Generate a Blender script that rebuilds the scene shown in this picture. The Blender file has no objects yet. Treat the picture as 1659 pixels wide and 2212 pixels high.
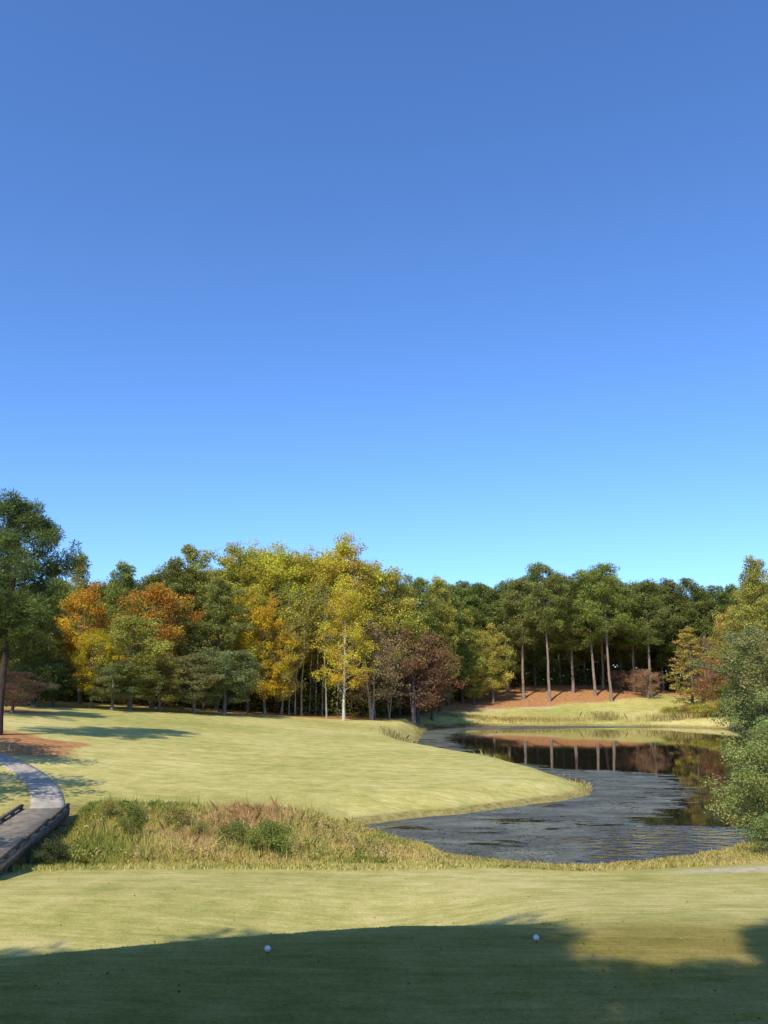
import bpy, math, random
import numpy as np
from mathutils import Vector, Matrix
rng = np.random.default_rng(11)
random.seed(11)
scene = bpy.context.scene
COL = scene.collection
scene.view_settings.view_transform = 'Standard'
scene.view_settings.look = 'None'
scene.view_settings.exposure = 0
CAMZ = 6.3

# ------------------------------------------------------------------ helpers
def mk_mesh(name, V, F, tint=None, smooth=False):
    V = np.ascontiguousarray(V, dtype=np.float32); F = np.ascontiguousarray(F, dtype=np.int32)
    me = bpy.data.meshes.new(name)
    me.vertices.add(len(V)); me.vertices.foreach_set('co', V.ravel())
    me.loops.add(F.size); me.loops.foreach_set('vertex_index', F.ravel())
    me.polygons.add(len(F))
    me.polygons.foreach_set('loop_start', np.arange(len(F), dtype=np.int32) * F.shape[1])
    me.update(calc_edges=True)
    if tint is not None:
        a = me.attributes.new('tint', 'FLOAT_COLOR', 'POINT')
        t = np.ones((len(V), 4), np.float32); t[:, :tint.shape[1]] = tint
        a.data.foreach_set('color', t.ravel())
    if smooth:
        me.polygons.foreach_set('use_smooth', np.ones(len(F), dtype=bool))
    return me

def new_obj(name, me, parent=None, mat=None, **props):
    ob = bpy.data.objects.new(name, me)
    COL.objects.link(ob)
    if parent is not None: ob.parent = parent
    if mat is not None and me is not None and not me.materials: me.materials.append(mat)
    for k, v in props.items(): ob[k] = v
    return ob

def unit(a):
    return a / np.maximum(np.linalg.norm(a, axis=-1, keepdims=True), 1e-9)

def sm(t):
    t = np.clip(t, 0, 1); return t * t * (3 - 2 * t)

def lownoise(x, y, s, seed=0):
    r = np.random.default_rng(seed + 100); o = 0
    for i in range(6):
        a = r.uniform(0, 6.28); f = r.uniform(.6, 1.9) / s; p = r.uniform(0, 6.28)
        o = o + np.sin((x * math.cos(a) + y * math.sin(a)) * f + p)
    return o / 6 * 1.6

class Wood:
    def __init__(s): s.V = []; s.F = []; s.n = 0
    def tube(s, P, R, sides=6):
        P = np.array(P, float); m = len(P)
        T = np.gradient(P, axis=0); T = unit(T)
        ref = np.array([0.3, 0.9, 0.1]) if abs(T[0][2]) > .7 else np.array([0, 0, 1.])
        B = unit(np.cross(T, ref)); N = np.cross(B, T)
        a = np.arange(sides) * 2 * math.pi / sides
        R = np.array(R)[:, None, None]
        ring = P[:, None, :] + R * (np.cos(a)[None, :, None] * B[:, None, :] + np.sin(a)[None, :, None] * N[:, None, :])
        s.V.append(ring.reshape(-1, 3))
        i = np.arange(m - 1)[:, None] * sides; j = np.arange(sides)[None, :]; j2 = (j + 1) % sides
        F = np.stack([i + j, i + j2, i + sides + j2, i + sides + j], -1).reshape(-1, 4) + s.n
        s.F.append(F); s.n += m * sides
    def mesh(s, name): return mk_mesh(name, np.concatenate(s.V), np.concatenate(s.F), smooth=True)

def leaf_quads(C, L, W, normal_bias=None, bias=.5, r=rng, axis=None):
    n = len(C)
    N = unit(r.normal(size=(n, 3)))
    if normal_bias is not None: N = unit(N * (1 - bias) + unit(normal_bias) * bias)
    T = r.normal(size=(n, 3)) if axis is None else axis
    T = unit(T - N * np.sum(T * N, 1, keepdims=True)) if axis is None else unit(axis)
    B = unit(np.cross(N, T))
    L = (np.ones(n) * L)[:, None] * .5; W = (np.ones(n) * W)[:, None] * .5
    V = np.stack([C - T * L, C + B * W - T * L * .15, C + T * L, C - B * W - T * L * .15], 1).reshape(-1, 3)
    F = np.arange(4 * n).reshape(n, 4)
    return V, F

# ------------------------------------------------------------------ materials
def new_mat(name):
    m = bpy.data.materials.new(name); m.use_nodes = True
    nt = m.node_tree; nt.nodes.clear()
    return m, nt, nt.nodes.new

def nd(nt, t, **kw):
    n = nt.nodes.new(t)
    for k, v in kw.items():
        setattr(n, k, v)
    return n

def ramp(nt, stops):
    n = nt.nodes.new('ShaderNodeValToRGB'); e = n.color_ramp.elements
    while len(e) < len(stops): e.new(.5)
    for q, (p, c) in zip(e, stops):
        q.position = p; q.color = (c[0], c[1], c[2], 1) if hasattr(c, '__len__') else (c, c, c, 1)
    return n

def mix(nt, fac, a, b, mode='MIX'):
    n = nt.nodes.new('ShaderNodeMix'); n.data_type = 'RGBA'; n.blend_type = mode
    for sock, v in ((n.inputs[0], fac), (n.inputs[6], a), (n.inputs[7], b)):
        if isinstance(v, bpy.types.NodeSocket): nt.links.new(v, sock)
        elif hasattr(v, '__len__'): sock.default_value = (v[0], v[1], v[2], 1)
        else: sock.default_value = v
    return n.outputs[2]

def math_n(nt, op, a, b=0.0, clamp=False):
    n = nt.nodes.new('ShaderNodeMath'); n.operation = op; n.use_clamp = clamp
    for s, v in ((n.inputs[0], a), (n.inputs[1], b)):
        if isinstance(v, bpy.types.NodeSocket): nt.links.new(v, s)
        else: s.default_value = v
    return n.outputs[0]

def noise(nt, vec, scale, detail=4, rough=.55, dist=0):
    n = nd(nt, 'ShaderNodeTexNoise'); n.inputs['Scale'].default_value = scale
    n.inputs['Detail'].default_value = detail; n.inputs['Roughness'].default_value = rough
    n.inputs['Distortion'].default_value = dist
    nt.links.new(vec, n.inputs['Vector']); return n.outputs['Fac']

def foliage_mat(name, trans=.3, use_obj=True, rough=.6, spec=.06):
    m, nt, N = new_mat(name)
    at = nd(nt, 'ShaderNodeAttribute', attribute_name='tint')
    sep = N('ShaderNodeSeparateColor'); nt.links.new(at.outputs['Color'], sep.inputs[0])
    hs = N('ShaderNodeHueSaturation')
    if use_obj:
        oi = N('ShaderNodeObjectInfo'); nt.links.new(oi.outputs['Color'], hs.inputs['Color'])
        hue = math_n(nt, 'ADD', math_n(nt, 'MULTIPLY', sep.outputs[1], .07), .465)
        nt.links.new(hue, hs.inputs['Hue']); nt.links.new(sep.outputs[0], hs.inputs['Value'])
    else:
        nt.links.new(at.outputs['Color'], hs.inputs['Color'])
    p = N('ShaderNodeBsdfPrincipled'); p.inputs['Roughness'].default_value = rough
    p.inputs['Specular IOR Level'].default_value = spec
    nt.links.new(hs.outputs[0], p.inputs['Base Color'])
    tr = N('ShaderNodeBsdfTranslucent'); nt.links.new(hs.outputs[0], tr.inputs['Color'])
    mx = N('ShaderNodeMixShader'); mx.inputs[0].default_value = trans
    nt.links.new(p.outputs[0], mx.inputs[1]); nt.links.new(tr.outputs[0], mx.inputs[2])
    o = N('ShaderNodeOutputMaterial'); nt.links.new(mx.outputs[0], o.inputs[0])
    return m
M_LEAF = foliage_mat('leaf_foliage', .38)
M_NEEDLE = foliage_mat('needle_foliage', .30)
M_GRASS = foliage_mat('grass_blades', .38, use_obj=False)

def bark_mat():
    m, nt, N = new_mat('bark')
    tc = N('ShaderNodeTexCoord'); mp = N('ShaderNodeMapping'); mp.inputs['Scale'].default_value = (6, 6, 1.2)
    nt.links.new(tc.outputs['Object'], mp.inputs[0])
    f = noise(nt, mp.outputs[0], 1.5, 5, .65)
    r = ramp(nt, [(.3, .35), (.7, 1.45)]); nt.links.new(f, r.inputs[0])
    oi = N('ShaderNodeObjectInfo')
    c = mix(nt, 1.0, oi.outputs['Color'], r.outputs[0], 'MULTIPLY')
    p = N('ShaderNodeBsdfPrincipled'); p.inputs['Roughness'].default_value = .9; p.inputs['Specular IOR Level'].default_value = .1
    nt.links.new(c, p.inputs['Base Color'])
    b = N('ShaderNodeBump'); b.inputs['Strength'].default_value = .6; b.inputs['Distance'].default_value = .05
    nt.links.new(f, b.inputs['Height']); nt.links.new(b.outputs[0], p.inputs['Normal'])
    o = N('ShaderNodeOutputMaterial'); nt.links.new(p.outputs[0], o.inputs[0]); return m
M_BARK = bark_mat()

def simple_mat(name, ca, cb, scale=4, rough=.8, bump=.3, stretch=(1, 1, 1), coord='Object', bd=.02):
    m, nt, N = new_mat(name)
    tc = N('ShaderNodeTexCoord'); mp = N('ShaderNodeMapping'); mp.inputs['Scale'].default_value = stretch
    nt.links.new(tc.outputs[coord], mp.inputs[0])
    f = noise(nt, mp.outputs[0], scale, 6, .6)
    r = ramp(nt, [(.3, ca), (.7, cb)]); nt.links.new(f, r.inputs[0])
    p = N('ShaderNodeBsdfPrincipled'); p.inputs['Roughness'].default_value = rough; p.inputs['Specular IOR Level'].default_value = .15
    nt.links.new(r.outputs[0], p.inputs['Base Color'])
    b = N('ShaderNodeBump'); b.inputs['Strength'].default_value = bump; b.inputs['Distance'].default_value = bd
    nt.links.new(f, b.inputs['Height']); nt.links.new(b.outputs[0], p.inputs['Normal'])
    o = N('ShaderNodeOutputMaterial'); nt.links.new(p.outputs[0], o.inputs[0]); return m

# ------------------------------------------------------------------ terrain
POND = np.array([(7, 130.5), (5, 115), (4.1, 101), (3.0, 92), (2.9, 84.5), (4.2, 78), (6.7, 73), (9.8, 67.5), (12.0, 61), (12.9, 55.5),
    (12.7, 52), (10.8, 49.6), (6.5, 45.7), (2.7, 43.1), (.45, 41.6), (-1.5, 40.2), (-.9, 38.0), (.4, 36.4), (1.5, 35.2), (2.4, 34.0), (2.9, 32.7), (3.9, 31.7),
    (6.2, 31.1), (9.8, 31.6), (12.5, 33.0), (15.2, 36.5), (18.5, 41), (22, 48), (26, 56), (30, 66), (35, 78), (40, 92), (46, 106), (50, 117), (51, 126),
    (47, 132), (34, 135.5), (20, 136), (12, 134.5)], float)
def smooth_poly(P, k=2):
    for _ in range(k):
        Q = np.roll(P, -1, 0)
        P = np.stack([P * .75 + Q * .25, P * .25 + Q * .75], 1).reshape(-1, 2)
    return P
PONDS = smooth_poly(POND, 1)

def pond_sd(x, y):
    shp = np.shape(x); x = np.ravel(x).astype(float); y = np.ravel(y).astype(float)
    d = np.full(len(x), 1e9); ins = np.zeros(len(x), bool)
    A = PONDS; B = np.roll(PONDS, -1, 0)
    for (ax, ay), (bx, by) in zip(A, B):
        ex, ey = bx - ax, by - ay
        t = np.clip(((x - ax) * ex + (y - ay) * ey) / (ex * ex + ey * ey), 0, 1)
        d = np.minimum(d, np.hypot(x - ax - t * ex, y - ay - t * ey))
        c = (ay > y) != (by > y)
        xi = ax + (y - ay) * ex / (ey if ey != 0 else 1e-9)
        ins ^= c & (x < xi)
    d = np.where(ins, -d, d)
    d = d + .25 * lownoise(x, y, 1.1, 5) + .12 * lownoise(x, y, .45, 6)
    return d.reshape(shp)

CP = np.array([
 (-15,8,2.4),(0,8,2.3),(15,8,2.3),(-40,8,3),(40,8,2.6),(-10,0,4.4),(0,-1,4.6),(10,0,4.4),(0,-30,5),(-30,-25,5),(30,-25,5),
 (-6,14,2.3),(0,14.5,2.3),(6,14.5,2.2),(12,14,2.1),(-14,14,2.2),(-10,20,1.35),(0,20,1.4),(10,20,1.5),(20,20,1.7),
 (-8,26,.85),(0,26,.8),(8,26,.8),(15,26,.95),(-6,32,.35),(0,32,.3),(-11,32,.3),(8,30,.4),(15,32,.45),(22,34,.9),
 (-12,23.5,1.1),(-14.7,39,1.15),(-13.5,31,.25),(-20,30,.9),(-25,35,1.6),(-40,30,3),
 (-10,39,.8),(-4,41,.7),(0,48,1.0),(8,50,.75),(-10,50,1.4),(-18,50,2.0),(-25,55,3.0),(-36,50,4),(-5,60,1.5),(5,60,1.1),
 (0,75,1.5),(-10,75,1.9),(-20,75,2.7),(-32,75,3.8),(-10,95,2.2),(-20,100,2.9),(-35,100,4.2),(-46,100,4.7),(-62,100,5.5),
 (-3,100,1.4),(-5,120,1.9),(4,128,1.7),(0,140,2.4),(-20,125,3.2),(-45,130,5),
 (15,141,1.2),(30,141,.9),(45,139,.9),(20,150,2.2),(35,150,2.4),(50,150,2.7),(20,160,3.9),(35,162,4.7),(50,160,4.4),
 (30,175,6.2),(45,175,6.3),(12,163,4.2),(8,150,3.2),(62,170,5),(60,140,2.2),(58,120,1.6),(49,100,1.3),(39,72,1.1),(30,50,1.1),(24,40,1),
 (-100,150,7),(0,210,5),(100,200,8),(-100,60,7),(0,300,6),(100,60,4),(-300,0,6),(300,0,6),(-300,300,7),(300,300,7),(0,600,6),(0,-200,5)], float)
def _phi(dx, dy): return np.sqrt(dx * dx + dy * dy + 9.0)
_n = len(CP)
_A = np.zeros((_n + 1, _n + 1))
_A[:_n, :_n] = _phi(CP[:, 0][:, None] - CP[:, 0][None], CP[:, 1][:, None] - CP[:, 1][None]) + np.eye(_n) * -.6
_A[:_n, _n] = 1; _A[_n, :_n] = 1
_w = np.linalg.solve(_A, np.append(CP[:, 2], 0))
def edge_y(x):
    return np.interp(x, [-30, -12, -5.9, -3.1, .25, 3, 8], [7, 11.3, 13.4, 14.9, 16.3, 16.6, 16.9])
def ground_z(x, y, sd=None):
    x = np.asarray(x, float); y = np.asarray(y, float)
    z = np.full(x.shape, _w[_n])
    for i in range(_n): z = z + _w[i] * _phi(x - CP[i, 0], y - CP[i, 1])
    ey = edge_y(x); A = .80 * (1 - sm((x + 1.0) / 5.5)) * sm((x + 30) / 10)
    z = z - A * sm((y - ey) / 1.5) * (1 - sm((y - ey - 2.2) / 8))
    z = z + .05 * lownoise(x, y, 7, 1) * sm((y - 18) / 10)
    if sd is None: sd = pond_sd(x, y)
    z = np.maximum(z, .22)
    out = .02 + (z - .02) * sm(np.maximum(sd, 0) / 3.2) ** .8
    out = np.maximum(out, np.minimum(.22, sd * .5))
    ins = np.maximum(-1.2, sd * .35)
    return np.where(sd > 0, out, ins)
def gz(x, y): return float(ground_z(np.array([x]), np.array([y]))[0])

def graded(segs):
    o = []
    for a, b, s in segs:
        n = max(1, int(round((b - a) / s))); o += list(np.linspace(a, b, n, endpoint=False))
    o.append(segs[-1][1]); return np.array(o)
xs = graded([(-900, -300, 100), (-300, -80, 11), (-80, -30, 2), (-30, -16, .5), (-16, 18, .3), (18, 56, .6), (56, 90, 2.5), (90, 300, 14), (300, 900, 100)])
ys = graded([(-300, -40, 20), (-40, 0, 2.5), (0, 8, .6), (8, 28, .3), (28, 60, .3), (60, 100, .5), (100, 145, .6), (145, 190, 1.2), (190, 320, 8), (320, 1500, 100)])
GX, GY = np.meshgrid(xs, ys); SD = pond_sd(GX, GY); GZ = ground_z(GX, GY, SD)
ny, nx = GX.shape
V = np.stack([GX, GY, GZ], -1).reshape(-1, 3)
i = np.arange(ny - 1)[:, None] * nx + np.arange(nx - 1)[None]
F = np.stack([i, i + 1, i + nx + 1, i + nx], -1).reshape(-1, 4)
x, y, sd = GX.ravel(), GY.ravel(), SD.ravel()
n1 = lownoise(x, y, 3, 2); n2 = lownoise(x, y, 1.2, 3)
straw = np.zeros(len(x))
yb = np.interp(x, [-60, 0, 4, 8, 13, 20, 30, 42, 52, 60, 70], [400, 400, 132, 140, 146, 150, 152, 155, 160, 158, 150])
straw = np.maximum(straw, sm((y - yb + n1 * 1.5) / 1.6))
yt = np.interp(x, [-80, -60, -46, -38, -25, -10, 0, 5, 10], [82, 88, 92, 98, 106, 112, 118, 130, 400])
straw = np.maximum(straw, sm((y - yt + n1 * 1.2) / 1.5))
e = ((x + 28.5) / 9.6) ** 2 + ((y - 54.0) / 7.6) ** 2
straw = np.maximum(straw, sm((1.0 - e + n1 * .42 + n2 * .2) * 3))
e2 = ((x + 37) / 7) ** 2 + ((y - 80) / 4) ** 2
straw = np.maximum(straw, sm((1.05 - e2 + n1 * .3) * 4))
straw = np.maximum(straw, sm((x - np.interp(y, [20, 40, 60, 100, 140], [22, 27, 36, 53, 62])) / 2) * .8)
yfront = 28.2 + .35 * n1 + np.interp(x, [-14, -10, 0, 4, 16], [-.2, .2, .3, 1.6, 2.2])
marsh = sm((y - yfront) / .5) * (1 - sm((y - (39.3 + .5 * n1 - .0 * x)) / .9)) * (x < 3.5) * sm((x + 17) / 2)
rough = np.maximum(marsh, sm(1 - (sd - .25) / .9) * .9)
rough = np.maximum(rough, (sm((y - yfront) / .5) * (y < 36) * (x > 0)))
sand = np.maximum(sm(1.2 - ((x - 18 - n1) / 5) ** 2 - ((y - 149) / .9) ** 2), sm(1.2 - ((x - 27) / 4) ** 2 - ((y - 151) / .7) ** 2))
sand = np.maximum(sand, sm(1.2 - ((x + 38) / 7) ** 2 - ((y - 92 - .5 * n2) / .8) ** 2))
sand = np.maximum(sand, .95 * sm(1.4 - ((x - 14) / 5) ** 2 - ((y - 28.2 - .3 * n2 - .06 * (x - 13)) / 1.0) ** 2))
sand = np.maximum(sand, sm(1.2 - ((x - 12) / 3) ** 2 - ((y - 143.5) / .7) ** 2) * .8)
gm = mk_mesh('ground', V, F, np.stack([straw, rough, sand], 1), smooth=True)
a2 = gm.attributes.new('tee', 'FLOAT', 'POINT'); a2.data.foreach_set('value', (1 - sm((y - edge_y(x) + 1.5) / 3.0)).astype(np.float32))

def ground_mat():
    m, nt, N = new_mat('turf'); L = nt.links.new
    g = N('ShaderNodeNewGeometry'); pos = g.outputs['Position']
    at = nd(nt, 'ShaderNodeAttribute', attribute_name='tint'); sep = N('ShaderNodeSeparateColor'); L(at.outputs['Color'], sep.inputs[0])
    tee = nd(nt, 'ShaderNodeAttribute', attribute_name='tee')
    mp = N('ShaderNodeMapping'); mp.inputs['Scale'].default_value = (.10, 1.0, 1); mp.inputs['Rotation'].default_value = (0, 0, .10); L(pos, mp.inputs[0])
    streak = noise(nt, mp.outputs[0], 1.3, 6, .70, .15)
    mp2 = N('ShaderNodeMapping'); mp2.inputs['Scale'].default_value = (.16, 1.0, 1); mp2.inputs['Rotation'].default_value = (0, 0, -.14); L(pos, mp2.inputs[0])
    streak2 = noise(nt, mp2.outputs[0], 5.5, 6, .72, .1)
    big = noise(nt, pos, .055, 3, .5)
    med = noise(nt, pos, .9, 6, .70)
    fine = noise(nt, pos, 14, 4, .7)
    vfine = noise(nt, pos, 60, 3, .7)
    s = math_n(nt, 'ADD', math_n(nt, 'MULTIPLY', streak, .62), math_n(nt, 'MULTIPLY', streak2, .75))
    s = math_n(nt, 'ADD', s, math_n(nt, 'MULTIPLY', big, .75))
    s = math_n(nt, 'ADD', s, math_n(nt, 'MULTIPLY', med, .8))
    s = math_n(nt, 'ADD', s, math_n(nt, 'MULTIPLY', fine, .6))
    s = math_n(nt, 'SUBTRACT', s, 1.22)
    r = ramp(nt, [(.2, (.255, .256, .066)), (.42, (.385, .352, .10)), (.6, (.52, .448, .15)), (.82, (.68, .57, .25))]); L(s, r.inputs[0])
    v = ramp(nt, [(.25, .68), (.75, 1.32)]); L(vfine, v.inputs[0])
    grass = mix(nt, 1.0, r.outputs[0], v.outputs[0], 'MULTIPLY')
    grass = mix(nt, math_n(nt, 'MULTIPLY', tee.outputs['Fac'], 1.0), grass, mix(nt, 1.0, grass, (.56, .52, .38), 'MULTIPLY'))  # tee turf is darker itself; darkened and warmed further to deepen its shadow
    st = noise(nt, pos, 2.0, 8, .75)
    r2 = ramp(nt, [(.3, (.20, .09, .035)), (.5, (.44, .21, .085)), (.72, (.60, .38, .19))]); L(st, r2.inputs[0])
    r3 = ramp(nt, [(.3, (.12, .095, .035)), (.5, (.28, .225, .08)), (.72, (.44, .37, .13))]); L(noise(nt, pos, 3.5, 7, .7), r3.inputs[0])
    r4 = ramp(nt, [(.3, (.40, .32, .19)), (.7, (.66, .56, .38))]); L(noise(nt, pos, 4, 6, .6), r4.inputs[0])
    wob = math_n(nt, 'MULTIPLY', math_n(nt, 'SUBTRACT', noise(nt, pos, 3, 6, .7), .5), 2.2)
    def mask(o):
        q = math_n(nt, 'ADD', o, math_n(nt, 'MULTIPLY', wob, math_n(nt, 'MULTIPLY', math_n(nt, 'MULTIPLY', o, math_n(nt, 'SUBTRACT', 1.0, o)), 4.0)))
        return math_n(nt, 'MULTIPLY', q, 1.0, True)
    c = mix(nt, mask(sep.outputs[1]), grass, r3.outputs[0])
    c = mix(nt, mask(sep.outputs[0]), c, r2.outputs[0])
    c = mix(nt, mask(sep.outputs[2]), c, r4.outputs[0])
    p = N('ShaderNodeBsdfPrincipled'); p.inputs['Roughness'].default_value = .9; p.inputs['Specular IOR Level'].default_value = .02
    L(c, p.inputs['Base Color'])
    b = N('ShaderNodeBump'); b.inputs['Strength'].default_value = .6; b.inputs['Distance'].default_value = .05
    h = math_n(nt, 'ADD', fine, math_n(nt, 'MULTIPLY', vfine, .5)); L(h, b.inputs['Height']); L(b.outputs[0], p.inputs['Normal'])
    o = N('ShaderNodeOutputMaterial'); L(p.outputs[0], o.inputs[0]); return m
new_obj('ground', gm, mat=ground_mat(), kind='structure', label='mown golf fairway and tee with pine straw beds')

# ------------------------------------------------------------------ water
XBY = [31, 34, 37, 45, 55, 63, 67, 72, 85, 109, 122, 128, 134]; XBX = [9.5, 7.6, 8.6, 15.0, 19.0, 20, 14, 10, 8, 8, 12, 30, 48]
wx = np.arange(-3, 56, .5); wy = np.arange(29, 141, .5); WX, WY = np.meshgrid(wx, wy); wsd = pond_sd(WX, WY)
V = np.stack([WX, WY, np.zeros_like(WX)], -1).reshape(-1, 3); n = WX.shape[1]
i = (np.arange(WX.shape[0] - 1)[:, None] * n + np.arange(n - 1)[None]).ravel()
F = np.stack([i, i + 1, i + n + 1, i + n], -1)
keep = (wsd.ravel()[F].min(1) < .9); F = F[keep]
used, inv = np.unique(F, return_inverse=True); F = inv.reshape(F.shape); V = V[used]
xb = np.interp(V[:, 1], XBY, XBX)
clear = .5 + np.clip((V[:, 0] - xb) / 5, -.28, .5)
breeze = sm(1.8 - ((V[:, 0] - 12.0) / 5) ** 2 - ((V[:, 1] - 35.5) / 4) ** 2)
wm = mk_mesh('water', V, F, np.stack([clear, breeze, clear], 1), smooth=True)
def water_mat():
    m, nt, N = new_mat('pond_water'); L = nt.links.new
    g = N('ShaderNodeNewGeometry'); pos = g.outputs['Position']
    at = nd(nt, 'ShaderNodeAttribute', attribute_name='tint'); sep = N('ShaderNodeSeparateColor'); L(at.outputs['Color'], sep.inputs[0])
    mp = N('ShaderNodeMapping'); mp.inputs['Scale'].default_value = (.45, 1.0, 1); mp.inputs['Rotation'].default_value = (0, 0, .25); L(pos, mp.inputs[0])
    n1 = noise(nt, mp.outputs[0], .3, 6, .65, 1.2); n2 = noise(nt, mp.outputs[0], 1.1, 8, .75, .5); n3 = noise(nt, pos, 7, 5, .8)
    a = math_n(nt, 'ADD', sep.outputs[0], math_n(nt, 'MULTIPLY', math_n(nt, 'SUBTRACT', n1, .5), 1.9))
    a = math_n(nt, 'ADD', a, math_n(nt, 'MULTIPLY', math_n(nt, 'SUBTRACT', n2, .5), 1.9))
    a = math_n(nt, 'ADD', a, math_n(nt, 'MULTIPLY', math_n(nt, 'SUBTRACT', n3, .5), .8))
    rm = ramp(nt, [(.40, 1.0), (.50, 0.0)]); L(a, rm.inputs[0])
    w = N('ShaderNodeBsdfPrincipled'); w.inputs['Base Color'].default_value = (.016, .014, .009, 1)
    w.inputs['Roughness'].default_value = .025; w.inputs['IOR'].default_value = 1.33
    b = N('ShaderNodeBump'); b.inputs['Distance'].default_value = .20
    L(math_n(nt, 'ADD', math_n(nt, 'MULTIPLY', sep.outputs[1], .95), .005), b.inputs['Strength'])
    L(noise(nt, mp.outputs[0], 2.6, 2, .5), b.inputs['Height']); L(b.outputs[0], w.inputs['Normal'])
    al = N('ShaderNodeBsdfPrincipled'); al.inputs['Roughness'].default_value = .55; al.inputs['IOR'].default_value = 1.33; al.inputs['Specular IOR Level'].default_value = .22
    rc = ramp(nt, [(.34, (.03, .031, .024)), (.47, (.09, .092, .07)), (.56, (.165, .168, .125)), (.66, (.29, .29, .21))])
    n4 = noise(nt, pos, 2.2, 8, .85); n5 = noise(nt, mp.outputs[0], .5, 4, .6, .8)
    q = math_n(nt, 'ADD', math_n(nt, 'MULTIPLY', n4, .4), math_n(nt, 'MULTIPLY', n3, .2))
    L(math_n(nt, 'ADD', q, math_n(nt, 'MULTIPLY', n5, .4)), rc.inputs[0]); L(rc.outputs[0], al.inputs['Base Color'])
    b2 = N('ShaderNodeBump'); b2.inputs['Strength'].default_value = .25; b2.inputs['Distance'].default_value = .02
    L(n3, b2.inputs['Height']); L(b2.outputs[0], al.inputs['Normal'])
    mx = N('ShaderNodeMixShader'); L(rm.outputs[0], mx.inputs[0]); L(w.outputs[0], mx.inputs[1]); L(al.outputs[0], mx.inputs[2])
    o = N('ShaderNodeOutputMaterial'); L(mx.outputs[0], o.inputs[0]); return m
new_obj('water', wm, mat=water_mat(), kind='structure', label='dark pond with floating algae mats')

# ------------------------------------------------------------------ tree generators
def curve_pts(a, b, n, wob, r, sag=0.):
    t = np.linspace(0, 1, n)[:, None]; P = a + (b - a) * t
    off = r.normal(size=(n, 3)) * wob; off[0] = 0
    P = P + np.cumsum(off, 0) * .5; P[:, 2] += sag * np.sin(t[:, 0] * math.pi); return P

PROF = {'oval': lambda t: np.sin(np.pi * np.clip(t, 0.03, 1)) ** .55, 'column': lambda t: np.clip(np.minimum(t * 5 + .35, 1) * (1 - t ** 4) ** .8, .1, 1),
        'cone': lambda t: np.clip(1 - t, .05, 1) ** .8 * np.minimum(1, t * 6 + .4), 'round': lambda t: np.sqrt(np.clip(1 - (2 * t - 1) ** 2, .05, 1)),
        'dome': lambda t: np.sqrt(np.clip(1 - t * t, .03, 1)) * np.minimum(1, .6 + t)}
def broadleaf(seed, H, R, cb, nl=22, nleaf=8000, ls=.28, prof='oval', tr=None, lobe=.25, twigs=4, rise=.5, stems=1, sparse=0., thin=1.0, zs=.8):
    r = np.random.default_rng(seed); w = Wood(); P0 = PROF[prof]; tr = tr or H * .014
    tips = []
    for s in range(stems):
        lean = r.normal(size=2) * (H * .02 if stems == 1 else R * .35)
        base = np.array([0, 0, -.3]) + np.append(r.normal(size=2) * (0 if stems == 1 else .12), 0)
        top = np.array([lean[0], lean[1], H * .96])
        TP = curve_pts(base, top, 9, H * .008, r); TR = tr * np.linspace(1.15, .12, 9); TR[0] *= 1.35
        w.tube(TP, TR, 7)
        for k in range(nl // stems):
            f = (k + r.uniform(0, 1)) / (nl / stems)
            tt = f ** .9; hs = cb * H * .9 + (H * .93 - cb * H * .9) * tt * .95
            q = hs / (H * .96); idx = q * 8; i0 = min(int(idx), 7); st = TP[i0] + (TP[i0 + 1] - TP[i0]) * (idx - i0)
            az = k * 2.4 + r.uniform(-.5, .5) + s * 2
            he = min(hs + rise * R * r.uniform(.2, 1.1), H * .98); te = np.clip((he - cb * H) / (H - cb * H), 0, 1)
            re = R * float(P0(te)) * r.uniform(.55, 1.05)
            en = np.array([st[0] * .5 + math.cos(az) * re, st[1] * .5 + math.sin(az) * re, he])
            LP = curve_pts(st, en, 5, re * .04, r, sag=re * .06)
            lr = max(.02, tr * .38 * (1 - q * .65)) * thin
            w.tube(LP, lr * np.linspace(1, .3, 5), 4)
            tips.append(en)
            for m in range(twigs):
                b = LP[r.integers(1, 5)] ; d = (en - st) * r.uniform(.25, .5); d = d + r.normal(size=3) * re * .25; d[2] += abs(re) * .1
                e = b + d
                w.tube(curve_pts(b, e, 3, re * .03, r), lr * np.array([.45, .3, .12]), 3); tips.append(e)
    tips = np.array(tips); nt_ = len(tips)
    if sparse > 0: tips = tips[r.random(nt_) > sparse]
    nt_ = len(tips); lr = R * lobe * r.uniform(.6, 1.25, nt_)
    pr = lr ** 2; pr /= pr.sum(); ch = r.choice(nt_, nleaf, p=pr)
    d = unit(r.normal(size=(nleaf, 3))); rad = lr[ch] * np.clip(r.normal(.8, .25, nleaf), .1, 1.35)
    dj = np.sin(d @ r.normal(size=(3, 3)) * 7); rad = rad * (1 + .12 * dj[:, 0])
    C = tips[ch] + d * rad[:, None] * np.array([1, 1, zs]); C[:, 2] = np.maximum(C[:, 2], .08)
    V, F = leaf_quads(C, ls * r.uniform(.6, 1.3, nleaf), ls * .75 * r.uniform(.6, 1.2, nleaf), d + np.array([0, 0, .5]), .45, r)
    lb = r.uniform(.72, 1.25, nt_); lh = r.uniform(.1, .9, nt_)
    tint = np.stack([lb[ch] * r.uniform(.7, 1.3, nleaf), np.clip(lh[ch] + r.normal(0, .2, nleaf), 0, 1), np.zeros(nleaf)], 1)
    return w.mesh('trunk_mesh'), mk_mesh('crown_mesh', V, F, np.repeat(tint, 4, 0))

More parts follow.
